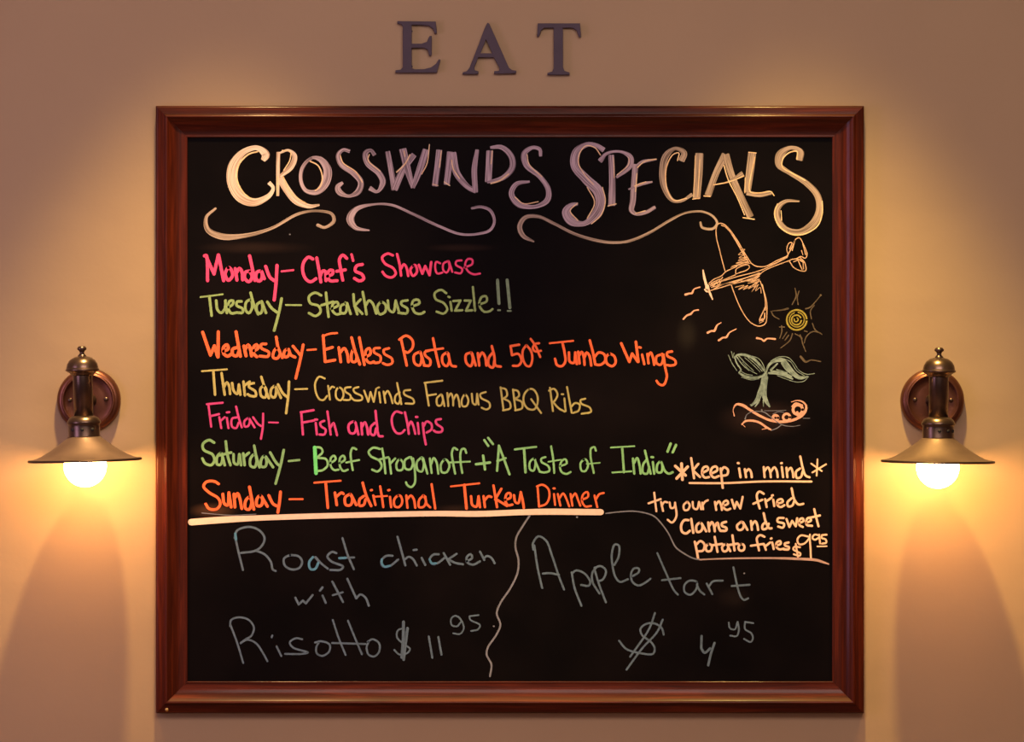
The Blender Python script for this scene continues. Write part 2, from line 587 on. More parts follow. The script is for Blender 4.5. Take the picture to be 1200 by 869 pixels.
heading('crosswinds', [
    (I_LIT_CREAM, T1, '408,150,26 422,122,44 375,84,26 300,108,34 245,180,50 238,270,50 285,350,54 360,378,42 440,342,26 462,300,18 440,272,22',
     '378,104,7 330,118,8 276,175,9 266,255,9 300,325,8 345,362,7'),
    (I_LIT_CREAM, T1, '490,108,20 488,220,20 487,343,14 | 496,112,10 545,97,14 578,128,26 560,185,30 500,238,18 | 500,248,40 540,315,40 590,372,38 660,400,22 712,392,10',
     '512,98,6 555,104,6 552,150,6 520,205,6 | 515,240,7 560,330,7 640,385,6 | 486,240,6 484,340,6'),
    (I_DIM_MAUVE, T1, '670,140,18 622,188,20 612,260,20 640,315,22 700,322,30 745,270,46 755,200,44 720,148,30 670,138,14',
     '662,156,7 705,180,7 728,240,7 718,290,7 690,315,6'),
    (I_DIM_MAUVE, T1, '875,102,20 842,94,18 815,120,24 828,170,28 900,222,32 936,270,30 922,320,32 870,344,16 820,322,32 812,295,28 838,272,16',
     '825,125,5 840,165,6 910,215,6 945,270,5'),
    (I_DIM_MAUVE, T1, '1010,122,22 990,97,18 962,112,26 972,165,30 1035,222,32 1055,270,32 1025,320,16 985,302,26', '982,120,5 975,150,5 1040,210,5'),
    (I_DIM_MAUVE, T2, '66,105,26 84,200,28 104,308,36 | 104,308,34 150,200,34 208,122,30 | 148,92,40 168,180,38 202,298,22 | 202,298,22 240,200,36 272,95,34',
     '186,122,7 160,170,7 115,215,7 | 292,66,5 278,170,6 250,225,6 | 155,100,5 160,130,5'),
    (I_DIM_MAUVE, T2, '345,97,32 335,190,32 322,288,32', '356,100,5 346,190,5 | 310,280,5 338,288,5'),
    (I_DIM_MAUVE, T2, '405,108,36 385,280,32 | 418,112,38 440,220,38 500,295,28 542,318,24 | 550,95,20 535,200,30 540,322,28',
     '412,150,6 420,195,6 455,250,6 | 372,268,6 402,288,6'),
    (I_DIM_MAUVE, T2, '618,102,36 610,265,36 | 622,82,14 680,80,24 735,130,32 740,190,32 690,245,26 605,270,12',
     '632,100,5 625,170,5 | 720,225,7 670,262,8 625,276,7'),
    (I_DIM_MAUVE, T2, '893,128,16 888,92,20 850,82,20 805,115,30 815,175,30 890,240,26 935,310,28 928,368,30 860,402,20 775,388,34 735,332,30 762,280,24 833,266,12',
     '820,120,5 830,170,5 900,240,5 | 755,350,6 800,385,5 880,375,5'),
])
heading('specials', [
    (I_DIM_MAUVE, T3, '418,128,38 370,98,32 300,88,34 220,140,52 208,240,60 290,340,66 378,430,76 396,520,72 350,610,62 270,664,36 180,642,64 145,580,60 180,532,36 228,520,20',
     '395,165,7 355,112,8 290,98,8 245,150,8 236,225,8 275,300,6 345,380,6 | 410,400,7 430,500,8 400,600,8 330,665,7 | 228,515,8 175,570,8 230,640,8 | 300,400,8 352,510,8 300,625,8'),
    (I_DIM_MAUVE, T3, '474,168,42 480,350,46 478,528,52 | 392,208,36 440,155,24 540,140,18 612,180,38 610,240,42 512,328,18',
     '490,180,5 496,330,5 | 450,535,8 508,520,8 | 600,180,5 600,230,5 515,310,5'),
    (I_DIM_MAUVE, T3, '650,235,42 640,350,42 630,500,42 622,568,36 660,594,22 730,578,26 792,543,24 | 650,252,20 700,215,24 802,196,12 | 600,414,12 700,374,22 772,360,12',
     '665,255,8 715,212,8 800,195,8 | 660,300,8 650,430,8 | 645,390,10 725,360,8 | 650,590,6 720,570,8'),
    (I_LIT_TAN, T3, '985,205,46 1004,150,40 940,117,26 872,170,46 845,280,46 860,400,42 920,494,28 980,500,18 1062,452,26',
     '955,205,7 965,150,7 925,160,7 882,230,9 868,320,9 885,430,7 930,495,8 1020,480,8'),
    (I_LIT_TAN, T4, '122,157,58 115,300,58 100,478,54', '92,170,5 80,470,5 | 125,200,4 110,470,4 | 72,486,6 125,478,6'),
    (I_LIT_TAN, T4, '310,165,56 250,280,46 185,455,50 | 312,165,54 360,320,46 430,480,46 492,612,50 | 225,382,8 330,360,14 436,302,40',
     '300,240,7 330,340,8 400,480,7 450,600,6 | 225,382,7 330,362,7 445,318,7 | 155,462,8 200,466,8 | 440,620,8 520,632,8'),
    (I_LIT_TAN, T4, '505,155,56 490,280,56 470,432,48 | 468,440,34 560,454,32 645,440,26', '480,145,7 535,150,7 | 525,180,6 490,430,7 560,440,7 640,430,7 665,460,7 | 455,330,5 452,440,5'),
    (I_LIT_TAN, T4, '850,200,46 858,142,42 790,112,28 710,160,56 700,235,46 770,290,30 900,370,40 980,460,46 995,560,50 950,660,52 850,722,38 750,703,38 690,620,40 692,550,40 750,502,26 848,500,12',
     '830,195,9 832,140,9 780,145,9 730,190,9 724,250,9 800,300,9 890,350,9 | 690,520,7 668,590,8 700,680,9 790,740,9 880,740,9 980,680,9 1015,590,8 1015,500,6 | 715,570,6 720,640,6'),
])
FL = [('flourish', I_LIT_TAN, T1, '150,412,12 100,460,18 108,525,28 180,562,34 300,560,24 450,520,16 600,440,15 700,425,13 780,442,17 790,480,20 740,514,15 704,502,18'),
      ('flourish', I_DIM_MAUVE, T2, '-35,530,8 -108,515,24 -136,470,42 -108,418,28 -15,390,12 85,392,13 200,440,15 350,510,14 460,550,13 560,548,13 620,528,15 643,480,15 620,422,16 570,403,14 522,410,12'),
      ('flourish', I_LIT_TAN, PX, '625.3,282.8,2 613.3,276.3,5 609,265.5,5.6 615.5,254.7,4.6 630.7,253.6,3.8 648,261.2,3.4 674,274.2,3.4 700,281.8,3.8 717.3,283.9,3.4 736.7,282.3,3.2 760.9,272.6,3 785,258.1,3 801.1,250,2.4 814,247.7,2.3 824.2,248.1,2.3 835.4,253.3,2.6 840.3,261.4,2.8 835.4,267.8,3 822.6,266.2,2.9 820.9,260.5,2.4')]
for nm, mt, tl, s in FL:
    ribbon_object(nm, mt, parse(tl, s, 16))

# ---- the days
word('Monday', I_PINK, 25, (A, '58,88 70,85 80,262 | 68,88 125,215 | 125,215 155,82 | 157,82 192,262 | 225,172 203,215 225,260 256,225 238,175 225,172 | 274,178 286,258 | 284,205 303,175 320,195 326,256 | 375,195 347,202 340,243 370,270 393,235 378,200 | 375,88 395,180 412,260 | 455,197 427,202 420,248 445,266 463,238 458,197 | 462,202 478,248 | 488,162 518,238 548,262 | 568,155 560,290 548,398'), (A, '600,197 682,188', 15))
word('Chefs', I_PINK, 24, (A, '820,110 790,97 757,130 748,190 770,250 805,270 842,248 | 847,102 865,200 876,272 | 872,230 888,195 905,195 912,262 | 922,232 958,215 960,192 937,190 922,225 940,262 990,262 | 1058,105 1030,82 1007,110 1015,180 1030,258 | 988,196 1048,186 | 1168,148 1128,158 1117,192 1165,218 1178,248 1150,264 1112,246'), (A, '1092,78 1103,122', 20))
word('Showcase', I_PINK, 20, (B, '242,84 205,72 167,100 187,142 245,175 262,213 235,239 192,228 170,200 | 272,76 290,150 300,226 | 298,180 320,147 338,170 350,228 | 385,158 365,190 385,229 412,200 400,153 385,158 | 425,152 450,213 | 450,213 470,160 | 470,160 500,223 | 500,223 512,132'), (B, '575,140 548,130 540,170 555,212 590,205 | 630,125 600,140 597,188 620,205 640,170 635,125 | 638,130 660,200 | 725,120 690,125 685,150 730,180 720,210 680,205 | 745,170 800,145 800,115 770,110 750,150 775,200 815,218 855,212', 16))
word('Tuesday', I_GREEN, 24, (A, '30,378 185,358', 14), (A, '92,372 108,508 | 140,402 150,468 175,488 200,460 206,402 | 204,405 215,488 | 228,448 255,430 260,404 235,405 224,450 245,490 290,486 | 318,408 288,410 283,435 326,460 325,486 280,486 | 385,397 352,412 347,468 370,490 393,450 385,400 | 382,347 405,430 435,498 | 450,412 427,430 427,478 450,493 466,460 460,407 | 462,412 490,488', 21), (A, '500,412 530,455 568,485 | 600,388 585,470 548,612', 22), (A, '630,433 738,434', 14))
word('Steakhouse', I_GREEN, 20, (A, '878,365 835,347 792,375 802,420 860,440 874,480 840,510 792,490 | 912,347 920,430 930,516 | 880,435 963,410 | 950,460 998,435 990,412 962,425 957,470 985,498 1025,490 | 1050,422 1017,440 1017,488 1045,490 1060,450 1050,417 | 1060,420 1085,496 | 1105,358 1112,430 1132,498 | 1155,395 1112,440 | 1114,440 1168,495'), (B, '30,342 45,420 57,498 | 50,440 75,402 100,422 125,493 | 160,412 132,450 150,498 188,480 190,430 160,412 | 207,402 217,468 245,483 262,402 | 263,405 285,480 | 345,400 303,410 303,430 345,460 340,490 282,488 | 377,443 430,420 420,397 387,402 377,440 400,488 440,495 463,482'))
word('Sizzle', I_GREEN, 20, (B, '618,350 580,327 537,350 542,390 600,420 625,463 600,493 550,480 | 647,412 656,473 | 632,375 640,378 | 667,405 718,402 | 718,402 680,473 | 680,473 730,470 | 747,402 790,402 | 790,402 757,473 | 757,473 800,470 | 805,307 820,472 | 850,430 903,405 898,372 867,377 850,430 880,478 920,478 943,462', 18))
word('exclamation marks', I_GREEN3, 24, (B, '978,258 988,422 | 1046,258 1065,452'), (B, '982,470 996,470 | 1050,475 1072,475', 14))
word('Wednesday', I_ORANGE, 25, (C, '45,55 100,215 | 100,215 128,150 | 128,150 150,225 | 155,52 153,228 | 192,188 225,170 217,142 192,160 192,203 220,223 245,210 | 290,162 257,172 257,213 285,220 300,190 | 280,52 295,140 310,223 | 335,152 350,220 | 345,172 365,143 380,170 388,220 | 405,185 435,165 425,142 403,160 406,208 425,226'), (C, '490,137 457,140 457,165 510,195 505,223 447,222 | 565,167 542,200 542,233 570,238 590,200 565,167 | 562,88 575,160 605,233 | 640,172 617,195 622,228 645,223 655,190 640,172 | 650,175 665,215 695,230 | 680,152 715,195 735,220 | 752,143 735,230 700,378', 22), (C, '780,180 842,175', 15))
word('Endless', I_ORANGE, 22, (C, '892,78 906,262 | 902,178 958,160 | 906,262 975,250 | 1002,162 1016,263 | 1010,200 1040,167 1060,200 1070,263 | 1105,178 1090,215 1096,260 1120,260 1128,220 1105,178 | 1092,92 1115,180 1150,280'), (C, '888,84 930,67 990,60', 16), (Dt, '6,92 25,190 42,283 | 50,230 85,205 77,167 52,185 57,250 80,270 110,262', 21), (Dt, '150,165 112,170 110,195 155,225 153,260 117,270 102,262 | 215,167 178,180 182,205 235,240 238,270 205,284 172,272', 19))
word('Pasta', I_ORANGE, 20, (Dt, '300,102 340,288 | 288,106 335,79 378,108 382,160 345,198 328,190 | 430,192 392,215 397,273 430,288 445,240 435,192 | 440,202 465,288 | 500,182 467,195 472,220 505,250 500,288 462,288 | 525,98 545,200 568,296 | 620,197 592,220 594,273 620,293 640,250 625,197 | 632,205 655,288 685,295'), (Dt, '475,185 595,168', 17))
word('and', I_ORANGE, 20, (Dt, '790,197 757,212 760,270 790,293 805,240 795,197 | 800,205 825,288 | 840,202 850,288 | 850,230 870,197 890,225 900,288 | 945,197 917,235 917,288 945,303 957,250 | 938,152 955,220 965,288 1000,296'))
word('50 cents', I_ORANGE, 19, (Dt, '1070,152 1130,142 | 1070,152 1080,215 | 1080,215 1125,207 1147,255 1125,288 1087,290'), (E, '40,147 17,180 17,240 40,288 65,293 82,250 75,190 45,148 | 130,132 102,137 87,165 100,188 143,185 | 72,102 105,150 138,228', 18))
word('Jumbo', I_ORANGE, 20, (E, '205,132 370,115', 15), (E, '295,128 310,200 315,260 290,293 257,285 243,242 | 340,197 347,262 375,270 385,197 | 385,202 396,278 | 405,192 415,273 | 410,222 430,192 445,230 450,283 | 450,230 465,197 485,220 497,288 | 487,112 510,200 525,278 | 520,230 550,197 588,210 595,255 560,284 525,280 | 625,207 602,230 607,273 645,293 668,270 658,222 625,207'))
word('Wings', I_ORANGE, 21, (E, '708,133 765,262 | 765,262 785,205 | 785,205 825,262 | 811,122 828,262'), (E, '855,212 870,278 | 835,160 845,163 | 892,207 900,273 | 895,230 915,197 930,230 940,283 | 985,212 957,225 957,273 985,283 1003,245 995,207 | 1005,212 1015,290 1028,370 1005,425 975,420 957,397 | 1065,190 1032,197 1032,220 1085,250 1090,278 1055,289 1030,285', 19))
word('Thursday', I_YELLOW, 18, (C, '40,328 215,315', 14), (C, '120,328 132,493 | 178,342 190,430 200,493 | 195,440 215,407 230,430 238,488 | 252,412 264,468 288,488 300,422 | 300,422 310,493 | 332,402 342,498 | 337,430 375,402 | 405,412 372,422 372,440 415,470 418,503 377,500 362,490 | 475,432 452,450 457,503 485,513 493,460 475,432 | 457,368 480,440 510,518 | 555,432 527,455 527,503 550,513 562,470 555,432 | 560,440 595,515 | 575,422 610,485 640,510 | 652,402 648,490 632,623', 20), (C, '695,455 780,452', 14))
word('Crosswinds', I_YELLOW, 15, (C, '903,380 865,367 837,410 842,480 870,528 895,530 920,502 | 927,432 940,528 | 935,460 955,437 970,442 | 1000,442 982,470 987,518 1015,533 1035,500 1025,455 1000,442 | 1085,440 1047,447 1047,470 1085,500 1080,528 1037,530 | 1140,440 1107,452 1112,475 1165,505 1165,528 1112,532 1092,515'), (Dt, '40,465 70,543 | 70,543 85,475 | 85,475 108,543 | 108,543 125,452 | 146,477 155,548 | 135,445 145,442 | 177,472 190,550 | 182,500 205,467 225,500 240,553 | 290,477 262,500 258,543 280,558 298,520 | 272,412 290,500 302,560 | 365,460 322,467 322,490 385,525 390,553 332,555'))
word('Famous', I_YELLOW, 15, (Dt, '465,410 590,395 | 470,415 495,570 | 485,500 545,490 | 580,492 552,520 557,568 580,568 595,530 585,492 | 590,500 605,573 | 625,482 632,573 | 628,520 650,484 665,520 667,570 | 668,530 690,492 705,530 712,578 | 750,492 727,530 732,573 760,573 773,530 750,492 | 797,487 807,555 825,563 835,487 | 835,490 845,563 | 895,475 857,490 862,515 920,550 923,583 900,597 867,585'))
word('BBQ', I_YELLOW, 15, (Dt, '1000,442 1020,600 | 1002,447 1035,455 1045,500 1020,520 | 1020,520 1063,545 1068,588 1017,604 | 1087,457 1105,600 | 1087,460 1120,467 1130,500 1102,523 | 1102,525 1148,545 1150,588 1102,604'), (E, '60,455 27,490 22,545 50,590 95,597 118,560 118,500 90,457 60,455 | 75,525 145,622'))
word('Ribs', I_YELLOW, 15, (E, '207,445 228,608 | 200,465 235,452 260,490 245,530 225,550 | 230,547 270,590 310,612 | 308,520 317,608 | 290,490 300,490 | 327,440 345,540 360,620 | 355,580 385,552 415,562 408,605 370,622 | 455,522 422,532 427,555 488,585 495,613 430,627'))
word('Friday', I_PINK2, 17, (C, '75,560 185,550 | 85,562 105,718 | 95,645 160,630 | 162,652 176,728 | 168,680 200,652 | 215,657 226,728 | 215,618 232,616 | 290,652 252,662 252,718 280,728 298,690 | 280,577 300,660 320,723 | 370,657 338,680 342,718 365,713 377,680 370,657 | 375,665 410,723 | 400,652 435,700 455,713 | 470,627 468,720 455,803'), (C, '510,688 575,690', 13))
word('Fish', I_PINK2, 18, (C, '735,617 825,602 | 738,617 750,773 | 745,690 830,674 | 840,692 848,773 | 835,668 850,668 | 900,677 872,690 877,715 910,740 900,773 867,773 | 922,612 935,700 945,773 | 940,730 965,692 975,720 990,778'))
word('and', I_PINK2, 19, (Dt, '-30,682 -68,705 -60,760 -30,764 -15,720 -28,682 | -20,690 0,773 | 20,692 26,773 | 26,720 45,687 60,720 68,773 | 115,692 87,720 87,768 110,778 125,730 | 120,607 130,700 145,783 170,786'))
word('Chips', I_PINK2, 18, (Dt, '305,622 265,612 237,650 242,720 270,763 300,765 325,742 | 327,617 345,700 355,768 | 350,720 370,682 385,710 400,768 | 417,692 425,768 | 405,650 415,650 | 452,692 462,780 474,843 | 457,720 480,682 513,700 513,738 480,759 | 580,665 547,672 547,695 590,730 585,753 547,756 530,745'))
word('Saturday', I_GREEN2, 21, (F, '185,80 150,62 107,90 112,130 175,165 188,205 165,238 122,225 103,192 | 235,152 207,180 207,233 230,235 245,190 235,152 | 240,160 260,238 | 267,72 280,170 300,238 | 220,170 305,150 | 322,162 327,223 350,233 363,162 | 365,165 375,238 | 390,157 400,238 | 395,180 430,152 | 470,162 442,190 442,243 470,253 485,200 470,162 | 467,102 480,170 505,253 | 540,172 517,200 517,248 545,248 555,210 540,172 | 550,180 600,253 | 580,150 625,225 650,245 | 675,133 655,230 618,368'), (F, '710,210 785,202', 17))
word('Beef', I_GREEN5, 17, (F, '890,112 935,117 948,145 912,183 | 912,187 973,197 983,240 950,273 912,280 | 1002,225 1040,197 1030,172 1007,187 1007,248 1030,273 1060,270 | 1067,225 1105,200 1095,172 1072,187 1072,253 1095,280 1125,270 | 1185,127 1160,117 1146,150 1150,210 1160,273'), (F, '1115,220 1205,202', 15))
ribbon_object('stroke_highlight', I_GREEN4, parse(F, '893,115 902,295', 26), lift=0.0003, label='brighter green downstroke of the letter B')
word('Stroganoff', I_GREEN5, 17, (G, '212,125 165,116 132,145 147,175 210,210 223,250 195,283 157,270 | 227,122 240,200 250,296 | 202,200 270,183 | 277,192 290,298 | 282,230 318,192 | 350,197 327,230 335,273 368,270 375,225 350,197 | 420,182 387,205 392,263 425,268 443,225 430,182 | 445,192 458,290 455,368 430,393 402,377 395,360 | 500,187 472,215 477,273 505,283 520,230 505,184 | 515,190 545,298 | 562,192 575,293 | 572,230 590,188 610,220 622,298 | 665,200 640,235 648,288 680,288 700,240 680,202 662,200 | 755,130 732,117 717,150 725,220 740,298 | 818,152 808,125 787,127 777,160 780,230 790,293'), (G, '700,220 845,213', 14))
word('plus', I_GREEN5, 20, (G, '937,172 950,268 | 887,232 985,220'))
word('opening quote and A', I_GREEN5, 18, (G, '945,62 973,103 | 972,47 1006,90 | 1048,107 1035,278 | 1048,102 1085,200 1122,303 | 1037,210 1095,190'))
word('Taste', I_GREEN5, 16, (H, '20,128 170,110 | 157,192 127,215 127,268 150,278 165,230 157,192 | 160,200 195,285 | 235,182 207,192 207,215 255,245 263,278 225,290 197,285 | 275,107 290,200 297,293 | 340,245 385,225 375,197 352,207 337,250 350,288 385,300 412,287'), (H, '85,122 95,288', 20), (H, '255,215 345,200', 12))
word('of', I_GREEN5, 16, (H, '507,197 482,225 490,278 515,281 535,235 517,197 502,200 | 590,137 580,112 557,120 552,170 575,293'), (H, '525,230 618,222', 11))
word('India and closing quote', I_GREEN5, 17, (H, '695,115 860,105 | 705,290 840,282', 13), (H, '775,117 787,288 | 850,192 860,298 | 855,230 880,188 895,230 905,298 | 950,197 922,235 922,293 950,298 965,250 | 935,137 955,220 975,298 | 990,217 1000,298 | 980,182 992,183 | 1045,212 1022,235 1022,288 1050,288 1057,240 1045,212 | 1050,220 1080,285 1105,298 1130,288', 18), (H, '1115,88 1094,143 | 1153,97 1130,148', 20))
word('Sunday', I_ORANGE, 21, (F, '217,370 185,352 130,357 112,390 150,430 213,470 229,510 205,546 150,545 127,512'), (F, '247,442 257,508 280,520 290,432 | 290,437 305,533 | 325,442 332,533 | 330,470 350,437 365,470 380,543 | 435,462 407,490 407,543 430,550 450,500 435,462 | 434,392 447,460 465,548 | 510,452 487,475 487,523 515,523 527,485 510,452 | 520,460 560,528 | 570,452 600,510 625,525 | 652,427 645,500 634,570', 23), (F, '715,478 808,477', 15))
word('Traditional', I_ORANGE, 21, (G, '-250,362 -65,348', 15), (G, '-170,358 -155,538 | -105,432 -92,518 | -100,465 -58,432 -45,440 | 0,442 -33,465 -28,518 5,518 18,480 5,442 | 12,450 45,518 | 97,457 68,480 68,523 97,518 110,480 | 90,363 115,450 150,525'), (G, '165,452 180,518 | 148,415 155,413 | 213,388 225,460 235,533 | 282,462 290,533 | 270,415 278,413 | 340,452 312,480 317,528 345,533 368,500 358,457 340,452 | 397,452 405,538 | 402,480 430,452 450,480 460,538 | 515,452 487,485 487,533 520,530 535,490 520,452 | 530,460 540,510 565,535 | 575,373 600,543', 18), (G, '175,460 262,455', 14))
word('Turkey', I_ORANGE, 19, (G, '710,388 910,366', 14), (G, '805,378 820,543', 22), (G, '852,457 862,520 890,530 905,457 | 905,457 915,533 | 940,457 950,533 | 945,490 975,457 995,462 | 1010,382 1035,533 | 1065,405 1022,480 | 1027,477 1105,525 | 1092,482 1130,466 1126,436 1104,440 1093,488 1112,520 1142,516'), (H, '14,450 24,498 44,505 60,440 | 62,428 76,490 83,538'))
word('Dinner', I_ORANGE, 16, (H, '180,387 190,530 | 175,387 215,376 255,405 263,460 240,510 190,530 | 295,442 303,518 | 292,402 300,402 | 322,442 340,523 | 335,470 360,437 380,470 402,528 | 412,442 425,523 | 420,470 445,437 460,470 480,523 | 495,480 535,460 530,427 502,442 492,490 515,528 555,525 | 580,452 600,533 | 590,480 615,442 645,434'))
ribbon_object('underline', I_WHITE, parse(PX, '224,611.5,7.6 262,608.7,7.6 300,606.8,6.4 350,605,6.4 420,603.2,6.4 510,601.5,6.4 560,601.8,6.8 610,600,6.8 640,599.3,7.2 704,599.8,7.2', 7), lift=0.0004, label='thick pale pink line under the days')
ribbon_object('underline_thin_line', I_DUSTY, parse(F, '100,575,6 300,590,5 480,583,5', 6), label='thin dusty line over the thick underline')  # thin chalk line drawn just above the thick one

# ---- keep in mind box
word('star before keep', I_PEACH, 22, (K, '112,78 118,190 | 68,95 140,160 | 155,100 78,182'))
word('keep', I_PEACH, 18, (K, '180,40 200,180 | 230,80 192,125 | 192,125 242,172 | 262,142 300,118 290,98 264,108 257,150 275,176 305,172 | 325,147 365,122 355,98 327,108 317,150 340,176 375,165 | 387,112 402,248 | 392,127 410,103 438,120 433,155 402,163'))
word('in', I_PEACH, 18, (K, '517,112 527,173 | 508,74 514,75 | 557,117 566,173 | 560,140 585,117 600,135 606,173'))
word('mind', I_PEACH, 17, (K, '690,102 696,173 | 692,135 720,103 735,135 740,173 | 740,135 765,103 782,130 788,173 | 817,102 826,173 | 812,75 818,74 | 850,107 856,173 | 853,135 880,107 893,135 898,173 | 945,112 917,135 922,178 950,173 965,130 | 947,28 965,110 985,162 1012,174'))
word('star after mind', I_PEACH, 13, (K, '1068,48 1062,162 | 1024,78 1098,130 | 1128,82 1032,140'))
ribbon_object('underline', I_PEACH, parse(K, '168,214 400,215 700,203 1026,204', 14))
word('try', I_PEACH, 16, (H, '1000,432 1015,562 | 960,507 1045,477 | 1048,497 1062,560 | 1052,525 1072,497 1092,500 | 1108,500 1118,540 1140,535 1148,505 | 1146,502 1155,600 1125,642 1095,622'))
word('our', I_PEACH, 16, (K, '150,347 127,370 132,403 155,403 170,370 155,347 | 190,347 197,390 220,398 235,347 | 235,347 250,398 | 257,352 264,398 | 260,370 278,345 297,335'))
word('new', I_PEACH, 17, (K, '347,347 356,403 | 352,370 375,342 390,370 396,403 | 407,375 440,357 430,337 407,350 407,385 430,403 455,395 | 466,332 485,393 | 485,393 500,347 | 500,347 525,393 | 525,393 542,312'))
word('fried', I_PEACH, 17, (K, '690,290 660,274 642,295 647,340 662,393 | 617,360 680,332 | 700,327 711,383 | 705,345 745,317 | 757,332 764,376 | 748,302 754,300 | 787,360 825,345 815,327 787,337 787,370 810,383 835,370 | 885,322 857,350 862,378 890,373 905,340 | 886,252 905,330 935,365 968,360'))
word('Clams', I_PEACH, 19, (K, '160,475 132,475 110,510 117,558 145,568 170,550 | 180,467 195,563 | 245,492 217,515 222,558 250,550 260,515 245,492 | 255,500 285,553 | 300,492 307,553 | 307,515 325,488 340,515 346,553 | 346,520 365,492 375,530 385,550 | 425,487 397,497 397,515 428,530 425,548 387,550'))
word('and', I_PEACH, 18, (K, '530,487 502,515 512,543 540,538 550,505 535,487 | 545,490 575,543 | 600,482 607,543 | 607,510 630,482 645,510 650,543 | 705,487 682,510 682,538 710,533 725,500 | 690,427 705,490 730,533 745,532'))
word('sweet', I_PEACH, 17, (K, '830,460 792,462 787,485 833,500 825,528 792,520 | 850,467 870,523 | 870,523 890,480 | 890,480 915,518 | 915,518 925,462 | 942,495 970,480 963,462 942,472 942,510 965,523 | 990,495 1023,477 1010,457 992,470 992,508 1030,515 | 1045,398 1060,460 1075,518 | 1005,460 1085,442'))
word('potato', I_PEACH, 18, (K, '205,627 217,680 228,742 | 212,650 245,622 273,645 263,688 227,694 | 300,642 282,670 292,693 318,690 325,655 300,642 | 345,592 365,698 | 325,652 398,642 | 425,642 397,665 407,693 430,690 440,655 425,642 | 435,650 455,693 | 470,582 485,688 | 445,650 508,640 | 530,642 512,665 522,688 548,685 553,655 530,642'))
word('fries', I_PEACH, 17, (K, '695,592 665,580 642,600 647,640 657,688 | 600,655 690,642 | 692,645 705,683 | 700,660 735,632 | 750,632 760,678 | 740,605 745,603 | 777,655 810,640 805,622 782,632 777,660 800,680 830,675 | 865,632 837,640 842,655 868,665 863,680 830,680'))
word('dollar 9.95', I_PEACH, 14, (K, '945,665 907,662 897,680 948,710 943,725 902,715 | 915,642 930,733 | 1000,590 952,582 927,610 937,643 975,640 1010,600 1015,577 | 1012,590 1018,660 1022,748 | 1078,582 1047,577 1032,600 1050,613 1078,597 | 1080,577 1086,638 | 1132,577 1100,580 | 1100,580 1097,600 1125,610 1130,633 1100,640'), (K, '1067,660 1133,658', 11))
ribbon_object('border_curve', I_DUSTY, parse(PX, '710,601.3,1.4 723,599.7,1.4 742,598.7,1.5 757,601,1.5 767,605,1.6 777,615.5,1.5 783.5,625,1.4 787,632,1.5 792,641,1.7 802,648.5,1.7 813,654,1.7 822,655.6,1.7', 1.5), label='thin dusty line curving round the clam note')
ribbon_object('border_curve', I_ROSE, parse(PX, '820,655.4,1.6 850,654.2,1.8 900,653.6,2.2 930,654.3,2.8 957,656,3 964,658.2,2.6 971,660.6,1.6', 2), label='dusty rose line under the clam note')

# ---- chalk specials at the bottom
word('Roast', I_SLATE, 17, (Mt, '92,135 115,240 148,375 | 90,150 105,100 190,72 265,98 300,150 285,200 240,238 135,255 | 235,238 300,265 345,320 358,372 378,382 | 480,272 437,295 442,343 490,371 545,360 564,315 540,280 480,272 | 805,257 775,248 742,280 770,315 853,352 835,373 762,375 | 848,152 885,270 928,370'), (Mt, '640,285 614,320 622,368 655,368 680,320 655,285 | 660,285 700,330 745,366 | 825,292 930,287', 16))
ribbon_object('blue_tint_stroke', I_CYAN, parse(Mt, '94,120 100,160 | 640,285 614,320 622,368 655,368 678,325 | 826,292 870,290', 17), lift=0.0003, label='bluer chalk on a few strokes')
word('chicken', I_SLATE, 17, (Nt, '120,275 75,277 42,310 52,350 95,350 160,302 | 155,142 185,250 210,343 | 207,300 235,282 265,300 290,343 | 325,290 350,340 | 268,235 290,233 | 445,265 407,267 382,300 400,333 440,325 485,290 | 480,257 525,338 | 570,262 512,300 | 512,300 560,325 615,335 | 640,315 680,290 670,264 642,285 647,323 685,338 735,315 | 735,247 765,305 | 762,295 785,277 815,290 838,328'))
ribbon_object('blue_tint_stroke', I_CYAN, parse(Nt, '45,300 45,330 65,352 100,345 | 380,300 395,328 425,328', 15), lift=0.0003)
word('with', I_SLATE, 17, (Mt, '517,570 540,617 | 540,617 570,590 | 570,590 590,610 | 590,610 638,552 | 708,555 730,606 | 690,520 708,497 | 777,457 815,530 852,600 | 882,437 915,510 945,575 | 945,575 975,547 1010,570 1033,626'), (Mt, '780,552 850,532', 15))
word('Risotto', I_SLATE, 15, (O, '60,310 105,430 150,578 | 58,320 65,277 120,258 190,277 225,330 205,390 170,410 132,440 | 135,435 180,415 240,440 290,510 320,566 | 385,462 418,530 | 355,385 350,398 | 565,412 520,405 477,435 500,470 605,505 560,515 445,515 | 655,435 700,426 758,450 753,500 705,529 667,510 665,465 680,437 | 780,277 820,400 870,522 | 887,282 935,400 985,518 | 775,438 1010,445 | 1025,430 1060,412 1105,440 1105,500 1070,533 1032,520 1018,470 1030,432'))
word('dollar 11', I_SLATE, 14, (Pt, '185,337 157,350 152,400 213,455 243,480 225,508 170,520 132,487'), (Pt, '197,290 195,400 185,540 | 225,335 210,450 198,555', 22), (Pt, '375,393 400,542 | 442,397 464,520', 16))
word('95 cents price', I_SLATE, 13, (Pt, '595,265 560,247 532,270 537,313 575,320 600,290 | 582,252 610,290 620,340 595,374 547,370 | 725,242 662,250 | 660,252 667,275 735,313 720,343 672,354'))
ribbon_object('divider_line', I_DUSTY, parse(Nt, '1085,-8 1030,75 990,150 985,220 1005,300 1000,390 950,500 880,605 853,680 878,760 850,830 790,920 782,970 815,1040 805,1122', 13), label='wavy chalk line between the two dishes')
